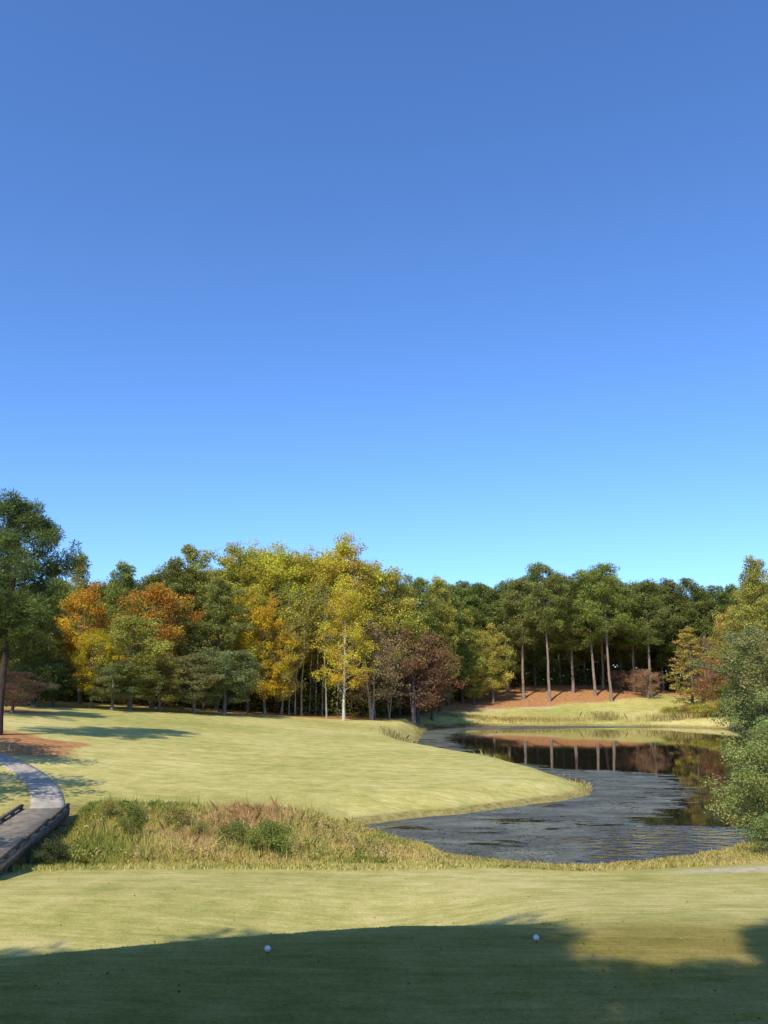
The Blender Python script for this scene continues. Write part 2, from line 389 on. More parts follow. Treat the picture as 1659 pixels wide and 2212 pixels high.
def pine(seed, H, R, cb, nb=34, nneedle=9000, nl=.42, nw=.11, tr=.26, conic=.5, cs=1.0):
    r = np.random.default_rng(seed); w = Wood()
    top = np.array([r.normal() * .3, r.normal() * .3, H])
    TP = curve_pts(np.array([0, 0, -.4]), top, 11, H * .004, r); TR = tr * np.linspace(1.1, .15, 11); TR[0] *= 1.3
    w.tube(TP, TR, 8); cl = []
    for k in range(nb):
        f = (k + r.uniform(0, 1)) / nb; hs = H * (cb + (.985 - cb) * f)
        idx = hs / H * 10; i0 = min(int(idx), 9); st = TP[i0] + (TP[i0 + 1] - TP[i0]) * (idx - i0)
        az = k * 2.4 + r.uniform(-.6, .6)
        prof = (np.clip(1 - f, 0.0, 1) ** conic) * min(1, .55 + f * 2.2)
        ln = max(.8, R * prof * r.uniform(.5, 1.05))
        en = st + np.array([math.cos(az) * ln, math.sin(az) * ln, ln * r.uniform(-.15, .55) + .15 * f])
        en[2] = min(en[2], H * 1.0)
        LP = curve_pts(st, en, 5, ln * .05, r, sag=-ln * .04)
        w.tube(LP, max(.025, tr * .3 * (1 - f * .6)) * np.linspace(1, .3, 5), 4)
        cl.append((en, r.uniform(.6, 1.05)))
        for m in range(int(3 + ln * 1.6)):
            b = LP[r.integers(1, 5)]; e = b + np.array([math.cos(az + r.uniform(-1.6, 1.6)), math.sin(az + r.uniform(-1.6, 1.6)), r.uniform(-.5, .9)]) * ln * r.uniform(.15, .40)
            w.tube([b, (b + e) / 2 + [0, 0, -.03], e], [.03, .022, .012], 3); cl.append((e, r.uniform(.5, .95)))
    for k in range(5):
        hs = H * r.uniform(cb * .55, cb); idx = hs / H * 10; i0 = int(idx); st = TP[i0] + (TP[i0 + 1] - TP[i0]) * (idx - i0); az = r.uniform(0, 6.28); ln = r.uniform(.4, 1.4)
        w.tube([st, st + np.array([math.cos(az) * ln, math.sin(az) * ln, r.uniform(-.3, .3)])], [.03, .01], 3)
    C0 = np.array([c[0] for c in cl]); S = np.array([c[1] for c in cl]) * (R / 4.) ** .5 * cs
    p = S ** 2 / np.sum(S ** 2); ch = r.choice(len(S), nneedle, p=p)
    d = unit(r.normal(size=(nneedle, 3)) + np.array([0, 0, .2])); rad = S[ch] * r.uniform(.25, 1.05, nneedle) ** .6
    C = C0[ch] + d * rad[:, None] * np.array([1, 1, .88])
    V, F = leaf_quads(C, nl * r.uniform(.6, 1.2, nneedle), nw * r.uniform(.7, 1.3, nneedle), None, 0, r, axis=d + r.normal(size=(nneedle, 3)) * .35)
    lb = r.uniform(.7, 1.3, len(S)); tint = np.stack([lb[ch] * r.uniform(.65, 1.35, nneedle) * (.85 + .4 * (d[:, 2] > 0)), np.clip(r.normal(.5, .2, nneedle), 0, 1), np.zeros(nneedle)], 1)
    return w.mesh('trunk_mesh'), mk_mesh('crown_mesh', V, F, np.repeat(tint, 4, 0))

KIT = {}
def kit(name, H, R, meshes): KIT.setdefault(name, []).append((H, R, meshes[0], meshes[1]))
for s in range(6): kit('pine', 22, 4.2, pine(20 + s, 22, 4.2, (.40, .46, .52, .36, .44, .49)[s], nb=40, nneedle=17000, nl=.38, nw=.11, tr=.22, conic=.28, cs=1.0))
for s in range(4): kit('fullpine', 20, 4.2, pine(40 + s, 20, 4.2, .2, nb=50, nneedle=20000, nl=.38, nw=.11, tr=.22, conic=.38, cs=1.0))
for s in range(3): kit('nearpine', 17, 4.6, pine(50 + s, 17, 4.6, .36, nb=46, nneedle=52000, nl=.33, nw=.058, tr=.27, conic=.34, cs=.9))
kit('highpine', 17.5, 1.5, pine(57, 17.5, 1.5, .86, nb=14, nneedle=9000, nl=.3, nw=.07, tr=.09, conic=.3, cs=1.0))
for s in range(4): kit('oval', 15, 3.6, broadleaf(60 + s, 15, 3.6, .12, nl=32, nleaf=18000, ls=.235))
for s in range(4): kit('tall', 25, 4.0, broadleaf(70 + s, 25, 4.0, .2, nl=48, nleaf=22000, ls=.245, prof='column', lobe=.24, tr=.24))
for s in range(3): kit('sparse', 12, 3.4, broadleaf(80 + s, 12, 3.4, .14, nl=36, nleaf=6500, ls=.2, prof='round', twigs=8, stems=3, lobe=.2, tr=.12, thin=.8))
for s in range(3): kit('thin', 20, 1.9, broadleaf(85 + s, 20, 1.9, .5, nl=20, nleaf=1700, ls=.26, prof='oval', tr=.11, lobe=.35))
for s in range(1): kit('cypress', 15, 3.2, broadleaf(90 + s, 15, 3.2, .08, nl=70, nleaf=9000, ls=.22, prof='cone', rise=.05, lobe=.17, tr=.2, twigs=3, zs=.4))
for s in range(4): kit('shrub', 2, 1.2, broadleaf(100 + s, 2, 1.2, .05, nl=24, nleaf=5200, ls=.10, prof='round', stems=4, tr=.025, lobe=.32, thin=.9))
for s in range(3): kit('bigshrub', 5, 2.6, broadleaf(110 + s, 5, 2.6, .05, nl=36, nleaf=15000, ls=.16, prof='dome', stems=4, tr=.06, lobe=.28))
for s in range(3): kit('silver', 4, 2.3, broadleaf(120 + s, 4, 2.3, .03, nl=44, nleaf=38000, ls=.078, prof='dome', stems=5, tr=.05, lobe=.19, twigs=5))

PIN_D = (.088, .104, .024); PIN_M = (.106, .120, .026); PIN_Y = (.18, .165, .03); OAK = (.13, .135, .03); OLIVE = (.20, .18, .038)
GRAYG = (.13, .138, .052); YEL = (.52, .36, .035); YG = (.40, .33, .035); GOLD = (.58, .30, .02); ORG = (.50, .17, .02); RUST = (.38, .13, .022)
MAR = (.17, .09, .038); PINK = (.42, .15, .09); DKG = (.065, .085, .022); SILV = (.15, .165, .052)
B_PINE = (.17, .115, .085); B_GRAY = (.2, .175, .145); B_PALE = (.55, .5, .43)
cnt = {}
def place(kind, X, Y, top=None, h=None, R=None, color=PIN_D, bark=None, name='tree', label='', category='tree', group=None, rot=None):
    g = gz(X, Y); h = h if h is not None else top - g
    lst = KIT[kind]; k = cnt.get(kind, 0); cnt[kind] = k + 1; H0, R0, tm, cm = lst[k % len(lst)]
    e = bpy.data.objects.new(name, None); COL.objects.link(e); e.location = (X, Y, g)
    e.empty_display_size = .5
    s = h / H0; w = (R / R0) if R else s
    e.scale = (w, w, s); e.rotation_euler = (0, 0, rot if rot is not None else random.uniform(0, 6.28))
    e['label'] = label; e['category'] = category
    if group: e['group'] = group
    boost = lambda v: min(1.95 * v, .5 * v + .31)
    jit = lambda c, a: tuple(max(0, boost(v) * (1 + random.uniform(-a, a))) for v in c) + (1,)
    if bark is None: bark = B_PINE if 'pine' in kind else B_GRAY
    t = new_obj('trunk', tm, e, M_BARK); t.color = (*bark, 1)
    c = new_obj('crown', cm, e, M_NEEDLE if 'pine' in kind else M_LEAF); c.color = jit(color, .08)
    return e

GP = 'tall pines lining the far bank'; GM = 'mixed autumn woodland trees'
def tree(b, D, top, kind, color, R=None, bark=None, desc=None, group=GM, name=None, h=None):
    nm = name or {'pine': 'pine_tree', 'fullpine': 'pine_tree', 'nearpine': 'pine_tree', 'oval': 'broadleaf_tree', 'tall': 'poplar_tree', 'sparse': 'bare_tree', 'thin': 'thin_tree', 'cypress': 'cypress_tree', 'shrub': 'shrub', 'bigshrub': 'shrub', 'silver': 'shrub'}[kind]
    cat = 'bush' if nm == 'shrub' else 'tree'
    return place(kind, b * D, D, top=top, h=h, R=R, color=color, bark=bark, name=nm, label=desc, category=cat, group=group)

place('nearpine', -25.6, 57, top=19.0, R=4.3, color=(.058, .072, .02), bark=(.07, .05, .04), name='pine_tree', label='tall dark green pine standing in pine straw beside path', category='tree', group=GM)
place('nearpine', -35.5, 70, top=17.4, R=4.6, color=(.065, .08, .022), name='pine_tree', label='dark green pine at the woodland edge', category='tree', group=GM)
place('nearpine', -40, 84, top=18, R=5.2, color=(.07, .085, .022), name='pine_tree', label='dark green pine at the woodland edge', category='tree', group=GM)
tree(-.435, 76, 7.6, 'oval', PINK, 2.2, desc='small pink-leaved dogwood tree under the pines', name='dogwood_tree')
tree(-.42, 94, 15.5, 'fullpine', PIN_D, 4.4, desc='dark green pine at the woodland edge')
tree(-.395, 102, 16.4, 'fullpine', PIN_M, 4.2, desc='dark green pine at the woodland edge')
tree(-.388, 92, 9, 'oval', DKG, 2.8, desc='low dark green tree at fairway edge')
tree(-.41, 88, 8, 'bigshrub', DKG, 3, desc='dark green shrub at fairway edge')
tree(-.369, 112, 23.3, 'fullpine', PIN_Y, 3.4, desc='yellowish pine rising above the woodland')
tree(-.356, 99, 17.4, 'oval', ORG, 3.2, desc='rust orange maple tree at fairway edge')
tree(-.342, 93, 12, 'oval', GOLD, 2.1, desc='golden orange tree at fairway edge')
tree(-.315, 112, 22.4, 'fullpine', PIN_M, 4.2, desc='green pine in the mixed woodland')
tree(-.33, 116, 20.4, 'tall', OLIVE, 4, desc='olive green tree in mixed woodland')
tree(-.298, 95, 14.2, 'oval', OLIVE, 3.8, desc='olive green oak at fairway edge')
tree(-.272, 103, 18.2, 'oval', RUST, 3.8, desc='rust orange maple tree behind olive oak')
tree(-.262, 97, 9.6, 'oval', (.3, .19, .05), 2.8, desc='small brown and gold tree at fairway edge')
tree(-.318, 92, 8.8, 'oval', (.12, .13, .045), 2.8, desc='small green tree at fairway edge')
tree(-.225, 114, 24.7, 'fullpine', PIN_Y, 4.8, desc='large green pine in mixed woodland')
tree(-.25, 112, 22.6, 'fullpine', PIN_M, 4.6, desc='green pine in the mixed woodland')
tree(-.28, 118, 21.5, 'tall', OAK, 4.5, desc='green tree in mixed woodland')
tree(-.196, 108, 19.6, 'fullpine', PIN_M, 4.6, desc='full green pine among broadleaf trees')
tree(-.187, 102, 10.6, 'oval', GRAYG, 3.8, desc='grey-green oak at fairway edge')
tree(-.222, 99, 9.8, 'oval', GRAYG, 3.3, desc='grey-green oak at fairway edge')
tree(-.176, 122, 27.4, 'tall', YG, 4.6, desc='tall yellow-green poplar in autumn leaf')
tree(-.152, 125, 27.2, 'tall', YG, 4.6, desc='tall yellow-green poplar in autumn leaf')
tree(-.128, 120, 26.4, 'tall', YEL, 4.7, desc='tall yellow poplar in autumn leaf')
tree(-.105, 124, 26.2, 'tall', YG, 4.6, desc='tall yellow-green poplar in autumn leaf')
tree(-.139, 111, 16.6, 'oval', GOLD, 3.0, desc='orange gold tree at the fairway edge')
tree(-.12, 113, 14, 'oval', (.38, .25, .05), 2.4, desc='brown gold tree at the fairway edge')
tree(-.16, 115, 20, 'tall', YEL, 3.4, desc='yellow poplar in autumn leaf')
tree(-.083, 126, 26.5, 'tall', YG, 4.6, desc='tall yellow-green poplar in autumn leaf')
tree(-.051, 123, 28.4, 'tall', YEL, 4.6, desc='tallest yellow poplar in autumn leaf')
tree(-.028, 125, 25.8, 'tall', (.46, .34, .045), 4.5, desc='tall yellow poplar in autumn leaf')
tree(-.047, 113, 19.8, 'tall', (.62, .40, .03), 3.0, bark=B_PALE, desc='bright golden yellow tree with pale trunk')
tree(.0, 125, 24.3, 'tall', YG, 4.4, desc='tall yellow-green poplar in autumn leaf')
tree(.018, 128, 22.4, 'tall', (.40, .29, .05), 3.6, desc='yellow brown poplar in autumn leaf')
tree(-.015, 117, 14.8, 'sparse', (.2, .14, .06), 4.2, bark=(.28, .23, .19), desc='nearly bare grey-brown tree at the fairway edge')
tree(.006, 121, 12.0, 'sparse', (.17, .13, .06), 3.6, bark=(.28, .23, .19), desc='dull brown tree at the fairway edge')
tree(.034, 122, 14.0, 'sparse', MAR, 4.4, bark=(.24, .18, .15), desc='russet brown spreading tree beside the fairway')
tree(.04, 126, 13.4, 'oval', (.15, .08, .035), 4.0, desc='russet brown spreading tree beside the fairway')
tree(.056, 133, 12.0, 'oval', (.16, .12, .04), 3.4, desc='brown green tree beside the fairway')
tree(.04, 134, 23.4, 'pine', PIN_M, 4, desc='green pine in mixed woodland')
tree(.065, 142, 24.2, 'fullpine', PIN_Y, 4.4, desc='yellowish green pine at the woodland edge')
tree(.075, 149, 21.6, 'fullpine', PIN_M, 4.4, desc='green pine at the woodland edge')
tree(.092, 153, 19.4, 'fullpine', PIN_Y, 4.2, desc='yellowish green pine at the woodland edge')
tree(.128, 156, 16.6, 'oval', (.46, .30, .05), 3.6, desc='thin yellow tree on the pine straw bank')
tree(.106, 153, 9.4, 'oval', (.46, .29, .05), 2.1, desc='small yellow tree on the pine straw bank')
for b in (-.112, -.104, -.098, -.087, -.081, -.072, -.066): tree(b + random.uniform(-.002, .002), random.uniform(113, 120), random.uniform(19, 22), 'thin', random.choice([YG, OLIVE, OAK]), 1.8, bark=(.34, .29, .24), desc='thin tall woodland tree with grey trunk')
for b in np.linspace(-.30, .02, 9): tree(b + random.uniform(-.015, .015), (108 if b < -.2 else 118) + random.uniform(0, 6), random.uniform(15, 19), 'thin', random.choice([YG, OLIVE, OAK, GOLD]), 2.2, bark=(.26, .22, .19), desc='thin tall woodland tree with grey trunk')
for b, D, top in [(.164, 159, 26.4), (.194, 156, 28.6), (.222, 163, 27.4), (.248, 160, 27.6), (.267, 155, 28.6), (.294, 165, 25.4), (.314, 158, 25.8), (.12, 170, 26.5), (.328, 170, 26.5), (.363, 168, 27.2), (.075, 158, 25), (.06, 150, 24.5), (.258, 168, 28.2)]:
    tree(b, D, top, 'pine', random.choice([PIN_D, PIN_M, PIN_M, PIN_D]), random.uniform(4.6, 5.4), desc='tall pine with bare trunk on straw bank', group=GP, bark=(.28, .21, .165))
for b, D, top in [(.145, 168, 26.6), (.09, 166, 25.2), (.10, 174, 27), (.178, 174, 28.2), (.208, 176, 28.6), (.237, 177, 28.4), (.28, 176, 27), (.302, 178, 27), (.345, 168, 27), (.38, 174, 26.2), (.4, 172, 25.8), (.42, 175, 26.4), (.335, 180, 26.5), (.155, 182, 28), (.22, 184, 28.5)]:
    tree(b, D, top, 'fullpine', random.choice([PIN_D, PIN_M]), 5.2, desc='full green pine behind the bare trunked row', group=GP, bark=(.26, .19, .15))
for b, D, top in [(.31, 157, 9.0), (.303, 160, 9.2), (.28, 166, 9.0)]:
    tree(b, D, top, 'sparse', (.28, .14, .08), 2.4, desc='small reddish dogwood under the tall pines', name='dogwood_tree')
tree(.361, 141, 17.2, 'cypress', (.42, .18, .045), 3.7, desc='rust orange bald cypress at the pond edge')
tree(.387, 138, 10.5, 'sparse', (.45, .12, .07), 2.2, bark=(.35, .14, .12), desc='bare reddish young tree by the pond')
tree(.375, 143, 14, 'sparse', (.3, .16, .07), 2.8, desc='thin reddish bare tree by the pond')
tree(.412, 150, 19.8, 'oval', (.44, .18, .04), 3.3, desc='orange maple above the pond shrubs')
tree(.452, 112, 22.8, 'fullpine', PIN_Y, 3.8, desc='yellowish pine above the pond shrubs')
tree(.436, 122, 21.3, 'fullpine', (.2, .175, .035), 3.8, desc='yellowish pine above the pond shrubs')
tree(.432, 104, 13.0, 'oval', GRAYG, 4.0, desc='grey-green oak at the pond bank')
tree(.408, 140, 12.5, 'oval', OLIVE, 3.6, desc='olive green tree at the pond bank')
tree(.462, 90, 12.2, 'oval', (.17, .165, .05), 4, desc='grey-green oak at the pond bank')
tree(.49, 78, 11.5, 'oval', (.16, .17, .05), 4, desc='grey-green oak at the pond bank')
for b, D, top, c in [(.426, 120, 6.6, DKG), (.44, 110, 6.6, DKG), (.456, 96, 6.2, DKG), (.47, 84, 5.6, (.07, .09, .03)), (.405, 137, 6, OAK)]:
    tree(b, D, top, 'bigshrub', c, 3.2, desc='dark green shrub on the pond bank')
for b, D, h, c in [(.367, 137.5, 1.8, (.55, .38, .04)), (.382, 136.5, 2.0, (.3, .3, .05)), (.35, 139, 1.6, OLIVE), (.395, 135, 2.2, (.4, .33, .05)), (.335, 140, 1.5, YG)]:
    tree(b, D, 0, 'shrub', c, h * .9, desc='yellow-green shrub on the pond bank', h=h)
place('silver', 34.8, 63, h=7.0, R=4.6, color=SILV, name='shrub', label='large grey-green shrub overhanging the pond', category='bush')
place('silver', 29.5, 52, h=3.6, R=3.0, color=(.10, .12, .03), name='shrub', label='dark green shrub overhanging the pond', category='bush')
place('silver', 16.0, 34.0, h=3.9, R=2.6, color=(.155, .168, .055), name='shrub', label='silvery leaved shrub arching over the pond edge', category='bush')
place('silver', 18.4, 37.2, h=4.6, R=2.8, color=(.14, .155, .05), name='shrub', label='silvery leaved shrub arching over the pond edge', category='bush')
place('shrub', 14.0, 32.0, h=1.2, R=.7, color=(.13, .145, .045), name='shrub', label='small green shrub at the water edge', category='bush')
place('shrub', 14.9, 31.2, h=.8, R=.8, color=(.20, .19, .06), name='shrub', label='small green shrub at the water edge', category='bush')
GS = 'green shrubs in the marsh grass'
for X, Y, h, R, c in [(-3.9, 30.2, 1.1, .75, (.115, .135, .028)), (-5.3, 31.2, 1.0, .55, (.11, .135, .03)), (-9.6, 33.6, 1.25, .48, (.12, .135, .03)), (-8.4, 35.5, .9, .5, (.2, .19, .05)), (-11.6, 36.8, .75, .5, (.2, .2, .05)),
                      (-7.0, 33.5, .75, .4, (.2, .19, .05)), (-11.0, 29.2, .7, .6, (.05, .06, .025))]:
    place('shrub', X, Y, h=h, R=R, color=c, name='shrub', label='rounded green shrub growing in marsh grass', category='bush', group=GS)
for row, (dd, hs) in enumerate([(10, .9), (20, .95), (31, 1.0)]):
    for b in np.arange(-.50, .50, .037):
        b2 = b + random.uniform(-.012, .012)
        D0 = np.interp(b2, [-.5, -.36, -.2, 0, .06, .15, .3, .38, .5], [100, 106, 116, 126, 150, 172, 174, 160, 120]); D = D0 + dd + random.uniform(-3, 3)
        t = np.interp(b2, [-.5, -.37, -.33, -.22, -.17, -.05, 0, .04, .2, .27, .4, .45, .5], [.115, .128, .128, .148, .158, .158, .138, .118, .130, .128, .105, .13, .14])
        top = 6.3 + D * t * random.uniform(.88, .97)
        kd = 'fullpine' if b2 > .03 and b2 < .42 else random.choice(['fullpine', 'tall', 'fullpine', 'tall'])
        c = PIN_D if 'pine' in kd else random.choice([YG, OLIVE, OAK, OAK])
        tree(b2, D, top, kd, c, 4.8, desc='tree deeper in the mixed woodland', group='trees deeper in the woodland')
n = 90000; b = rng.uniform(-.52, .52, n)
D0 = np.interp(b, [-.5, -.36, -.2, 0, .04, .07, .10, .15, .3, .36, .40, .5], [94, 103, 113, 122, 134, 148, 160, 172, 176, 165, 148, 112]); D = D0 + rng.uniform(0, 18, n) ** 1.0
X = b * D; hmax = 3.5 + 3.5 * lownoise(X, D, 6, 8); hmax = np.clip(hmax, 1.2, 8)
Z = rng.uniform(0, 1, n) ** 1.1 * hmax; C = np.stack([X, D, ground_z(X, D) + Z], 1)
V, F = leaf_quads(C, rng.uniform(.3, .6, n), rng.uniform(.2, .45, n))
pal = np.array([(.12, .15, .035), (.18, .20, .045), (.28, .24, .06), (.26, .14, .05)]); pi_ = np.clip(((lownoise(X, D, 3, 9) + 1) * 1.6 + rng.normal(0, .5, n)).astype(int), 0, 3)
new_obj('woodland_understory', mk_mesh('understory', V, F, np.repeat(pal[pi_] * rng.uniform(.6, 1.3, (n, 1)), 4, 0)), mat=M_GRASS, kind='stuff', label='dense dark understory leaves beneath the woodland', category='undergrowth')
n = 60000; b = rng.uniform(-.62, .62, n)
D = np.interp(b, [-.6, -.36, -.2, 0, .06, .15, .3, .38, .6], [140, 146, 156, 166, 186, 214, 216, 206, 160]) + rng.uniform(-4, 10, n)
X = b * D; Z = rng.random(n) * (15 + 2.5 * lownoise(X, D, 9, 18)); C = np.stack([X, D, ground_z(X, D) + Z], 1)
V, F = leaf_quads(C, rng.uniform(.7, 1.2, n), rng.uniform(.5, 1, n))
new_obj('distant_woodland', mk_mesh('distant_woodland', V, F, np.repeat(pal[rng.integers(0, 3, n)] * rng.uniform(.6, 1.2, (n, 1)), 4, 0)), mat=M_GRASS, kind='stuff', label='far-off woodland foliage reading as one dark mass', category='woodland')

GT = 'trees standing around the tee'
for X, Y, h, R, k, c in [(-17, -1.8, 17, 4.4, 'nearpine', PIN_D), (-13.0, -.8, 17, 4.4, 'pine', PIN_D), (-10.2, -.2, 17.4, 4.4, 'nearpine', PIN_D), (-8.2, -.4, 17.6, 4.0, 'nearpine', PIN_D), (-6.9, -3.0, 17, 4.0, 'nearpine', PIN_M), (-4.5, -5.9, 17, 4.2, 'nearpine', PIN_M), (-1.2, -8.2, 17, 3.8, 'nearpine', PIN_M),
                         (3.2, -10.5, 18, 4.4, 'nearpine', PIN_D), (-11.5, -6.5, 16, 3.4, 'pine', PIN_D), (-1.6, -2.6, 17.6, 1.3, 'highpine', PIN_D), (-20.5, 22, 9.5, 3.2, 'oval', OAK), (-23.0, 34, 11, 3.4, 'oval', OAK), (-27, 41, 12, 3.8, 'oval', OLIVE)]:
    place(k, X, Y, h=h, R=R, color=c, name='pine_tree' if 'pine' in k else 'broadleaf_tree', label='mature shade tree standing beside the tee', category='tree', group=GT)

# ------------------------------------------------------------------ grasses
def blades(x, y, h, w, col, lean=.35, r=rng, z=None):
    n = len(x); z = ground_z(x, y) if z is None else z
    P = np.stack([x, y, z - .03], 1); a = r.uniform(0, 6.28, n); T = np.stack([np.cos(a), np.sin(a), np.zeros(n)], 1)
    a2 = r.uniform(0, 6.28, n); Ln = np.abs(r.normal(0, lean, n)); Dv = np.stack([np.cos(a2) * Ln, np.sin(a2) * Ln, np.ones(n)], 1)
    w = (np.ones(n) * w)[:, None] * .5; h = (np.ones(n) * h)[:, None]
    mid = P + Dv * h * .55; tip = P + Dv * h + np.stack([np.cos(a2), np.sin(a2), -np.ones(n) * .6], 1) * h * Ln[:, None] * .5
    V = np.stack([P - T * w * .7, P + T * w * .7, mid + T * w, tip, mid - T * w], 1).reshape(-1, 3)
    return V, np.arange(5 * n).reshape(n, 5), np.repeat(col, 5, 0)
def pick(pal, u): return np.array(pal)[np.clip((u * len(pal)).astype(int), 0, len(pal) - 1)]
PALM = [(.26, .30, .06), (.46, .44, .09), (.68, .58, .16), (.82, .66, .25), (.76, .56, .24), (.62, .38, .17)]
n = 110000; nc = 4200
cx = rng.uniform(-14, 3.2, nc); cy = rng.uniform(28.0, 40, nc); k = rng.integers(0, nc, n)
x = cx[k] + rng.normal(0, .16, n); y = cy[k] + rng.normal(0, .16, n)
sdp = pond_sd(x, y); yf = 28.2 + .35 * lownoise(x, y, 3, 2) + np.interp(x, [-14, -10, 0, 4], [-.2, .2, .3, 1.6])
bridge_x = np.interp(y, [24, 38], [-10.9, -13.4])
ok = (y > yf) & (sdp > .1) & (x > bridge_x + .15) & (y < 39.2 + .4 * lownoise(x, y, 2, 4) - np.clip((x + 3) * .12, 0, 1))
x, y, kk, bx_ = x[ok], y[ok], k[ok], bridge_x[ok]; n = len(x)
depth = np.clip((y - 28) / 2.5, 0, 1)
u = .42 + .36 * lownoise(x, y, 1.3, 12) + rng.normal(0, .15, n) + .24 * sm((y - 34) / 3) * sm((x + 9) / 3) - .14 * sm((-9 - x) / 2) - .08 * (1 - depth)
rust = np.exp(-((x + .3) / 2.6) ** 2 - ((y - 33.5) / 2.0) ** 2); u = u + .5 * rust * (rng.random(n) < .65)
col = pick(PALM, np.clip(u, 0, .999)) * rng.uniform(.7, 1.22, (n, 1))
hh = (.14 + .44 * depth * np.clip(.75 + .4 * lownoise(x, y, 2.2, 13), .3, 1.3)) * rng.uniform(.6, 1.3, n)
hh *= np.interp(x, [-14, -4, -1.5, 1, 3], [1.1, 1, .55, .3, .25])
hh *= np.clip(.3 + (x - bx_) / 2.0, .3, 1)
hh *= np.where(rng.random(n) < .03, 1.7, 1)
V, F, t = blades(x, y, hh, rng.uniform(.010, .026, n), col)
new_obj('marsh_grass', mk_mesh('marsh_grass', V, F, t), mat=M_GRASS, kind='stuff', label='tall dry and green marsh grass beside the pond', category='grass')
n = 24000; nc = 420; cx = rng.uniform(-12, 0, nc); cy = rng.uniform(29, 38.5, nc); ch = rng.uniform(.2, .7, nc); cr = rng.uniform(.15, .38, nc); k = rng.integers(0, nc, n)
d = unit(rng.normal(size=(n, 3))) * rng.uniform(.3, 1, (n, 1)); x = cx[k] + d[:, 0] * cr[k]; y = cy[k] + d[:, 1] * cr[k]
ok = (pond_sd(x, y) > .2) & (x > np.interp(y, [24, 38], [-10.9, -13.4]) + 1.0); zz = ground_z(x, y) + ch[k] * (.55 + .45 * d[:, 2])
cc = pick([(.20, .25, .05), (.34, .37, .08), (.54, .48, .12), (.50, .39, .15), (.64, .46, .2)], (rng.random(nc))[k]) * rng.uniform(.7, 1.3, (n, 1))
V, F = leaf_quads(np.stack([x, y, zz], 1)[ok], rng.uniform(.05, .1, ok.sum()), rng.uniform(.03, .06, ok.sum()))
new_obj('marsh_weeds', mk_mesh('marsh_weeds', V, F, np.repeat(cc[ok], 4, 0)), mat=M_GRASS, kind='stuff', label='leafy weeds mixed into the marsh grass', category='weeds')
parts = []
def add(x, y, h, w, pal, r0=.35): 
    ok = pond_sd(x, y) > -.15; x, y = x[ok], y[ok]; h = h[ok] if np.ndim(h) else h
    c = pick(pal, np.clip(.5 + .3 * lownoise(x, y, 1.3, 21) + rng.normal(0, .18, len(x)), 0, .999)) * rng.uniform(.7, 1.3, (len(x), 1)) * np.array([1.5, 1.42, 1.2])
    parts.append(blades(x, y, h, w, c, r0))
n = 42000; x = rng.uniform(1.5, 17, n); y = 29.3 + rng.uniform(0, 1, n) ** .9 * 4.2 + np.interp(x, [1.5, 4, 10, 16], [-.2, .2, .3, .9])
hh = rng.uniform(.05, .2, n) * (1 + .8 * lownoise(x, y, 1, 30)); add(x, y, np.clip(hh, .04, .45), .022, [(.18, .2, .06), (.29, .28, .08), (.40, .36, .13), (.46, .40, .19), (.38, .25, .14)])
n = 14000; x = rng.uniform(-13, 4, n); y = 28.3 + rng.normal(0, .35, n) + np.interp(x, [-14, -10, 0, 4], [-.2, .2, .3, 1.6]); add(x, y, rng.uniform(.06, .22, n), .02, [(.30, .32, .10), (.42, .40, .15), (.5, .45, .2)])
P = PONDS; seg = np.roll(P, -1, 0) - P; ln = np.hypot(seg[:, 0], seg[:, 1])
n = 60000; k = rng.choice(len(P), n, p=ln / ln.sum()); u = rng.random(n); nrm = np.stack([seg[:, 1], -seg[:, 0]], 1) / ln[:, None]
off = rng.normal(.15, .45, n); xy = P[k] + seg[k] * u[:, None] + nrm[k] * off[:, None] * -1
fd = np.clip(xy[:, 1] / 60, .35, 1.8); patch = np.clip(.5 + .8 * lownoise(xy[:, 0], xy[:, 1], 2.5, 31), .12, 1.4)
add(xy[:, 0], xy[:, 1], rng.uniform(.06, .26, n) * fd * patch, .022 * 1.4, [(.18, .2, .07), (.32, .29, .12), (.42, .35, .18), (.36, .25, .14), (.28, .17, .1)])
def tuft(cx, cy, rx, ry, n, h, pal):
    add(cx + rng.normal(0, rx, n), cy + rng.normal(0, ry, n), rng.uniform(.3, 1, n) * h, .05 if cy > 60 else .03, pal, .25)
TP_ = [(.22, .22, .09), (.36, .32, .15), (.48, .40, .23)]
tuft(1.9, 87, 1.0, 2.2, 1100, 1.15, TP_); tuft(8.9, 70, .5, .5, 400, 1.1, TP_); tuft(13.3, 59.5, .35, .8, 400, 1.0, TP_); tuft(12.9, 54, .4, 1, 350, .5, TP_)
tuft(36, 139.5, 1.5, 1, 600, 1.7, TP_); tuft(11, 139, 2, 1, 700, .8, TP_); tuft(46, 137, 3, 1, 900, 1.5, TP_); tuft(22, 138.5, 6, 1, 1800, .7, [(.3, .2, .1), (.35, .28, .12), (.4, .3, .15)])
tuft(-24, 50, .8, .8, 400, .8, TP_); tuft(1.5, 34.0, .6, .5, 900, .2, [(.36, .34, .1), (.48, .42, .15)])
V = np.concatenate([p[0] for p in parts]); F = np.arange(len(V)).reshape(-1, 5); t = np.concatenate([p[2] for p in parts])
new_obj('bank_grass', mk_mesh('bank_grass', V, F, t), mat=M_GRASS, kind='stuff', label='rough grass and reeds fringing the pond bank', category='grass')
n = 150000; y = 9 + 19.5 * rng.random(n) ** 1.25; x = (rng.random(n) - .5) * 2 * (y * .5 + .6)
c = pick([(.22, .23, .06), (.325, .305, .09), (.46, .40, .13), (.60, .51, .21)], np.clip(.45 + .25 * lownoise(x, y, 2.5, 41) + rng.normal(0, .2, n), 0, .999)) * rng.uniform(.8, 1.2, (n, 1)) * 1.12
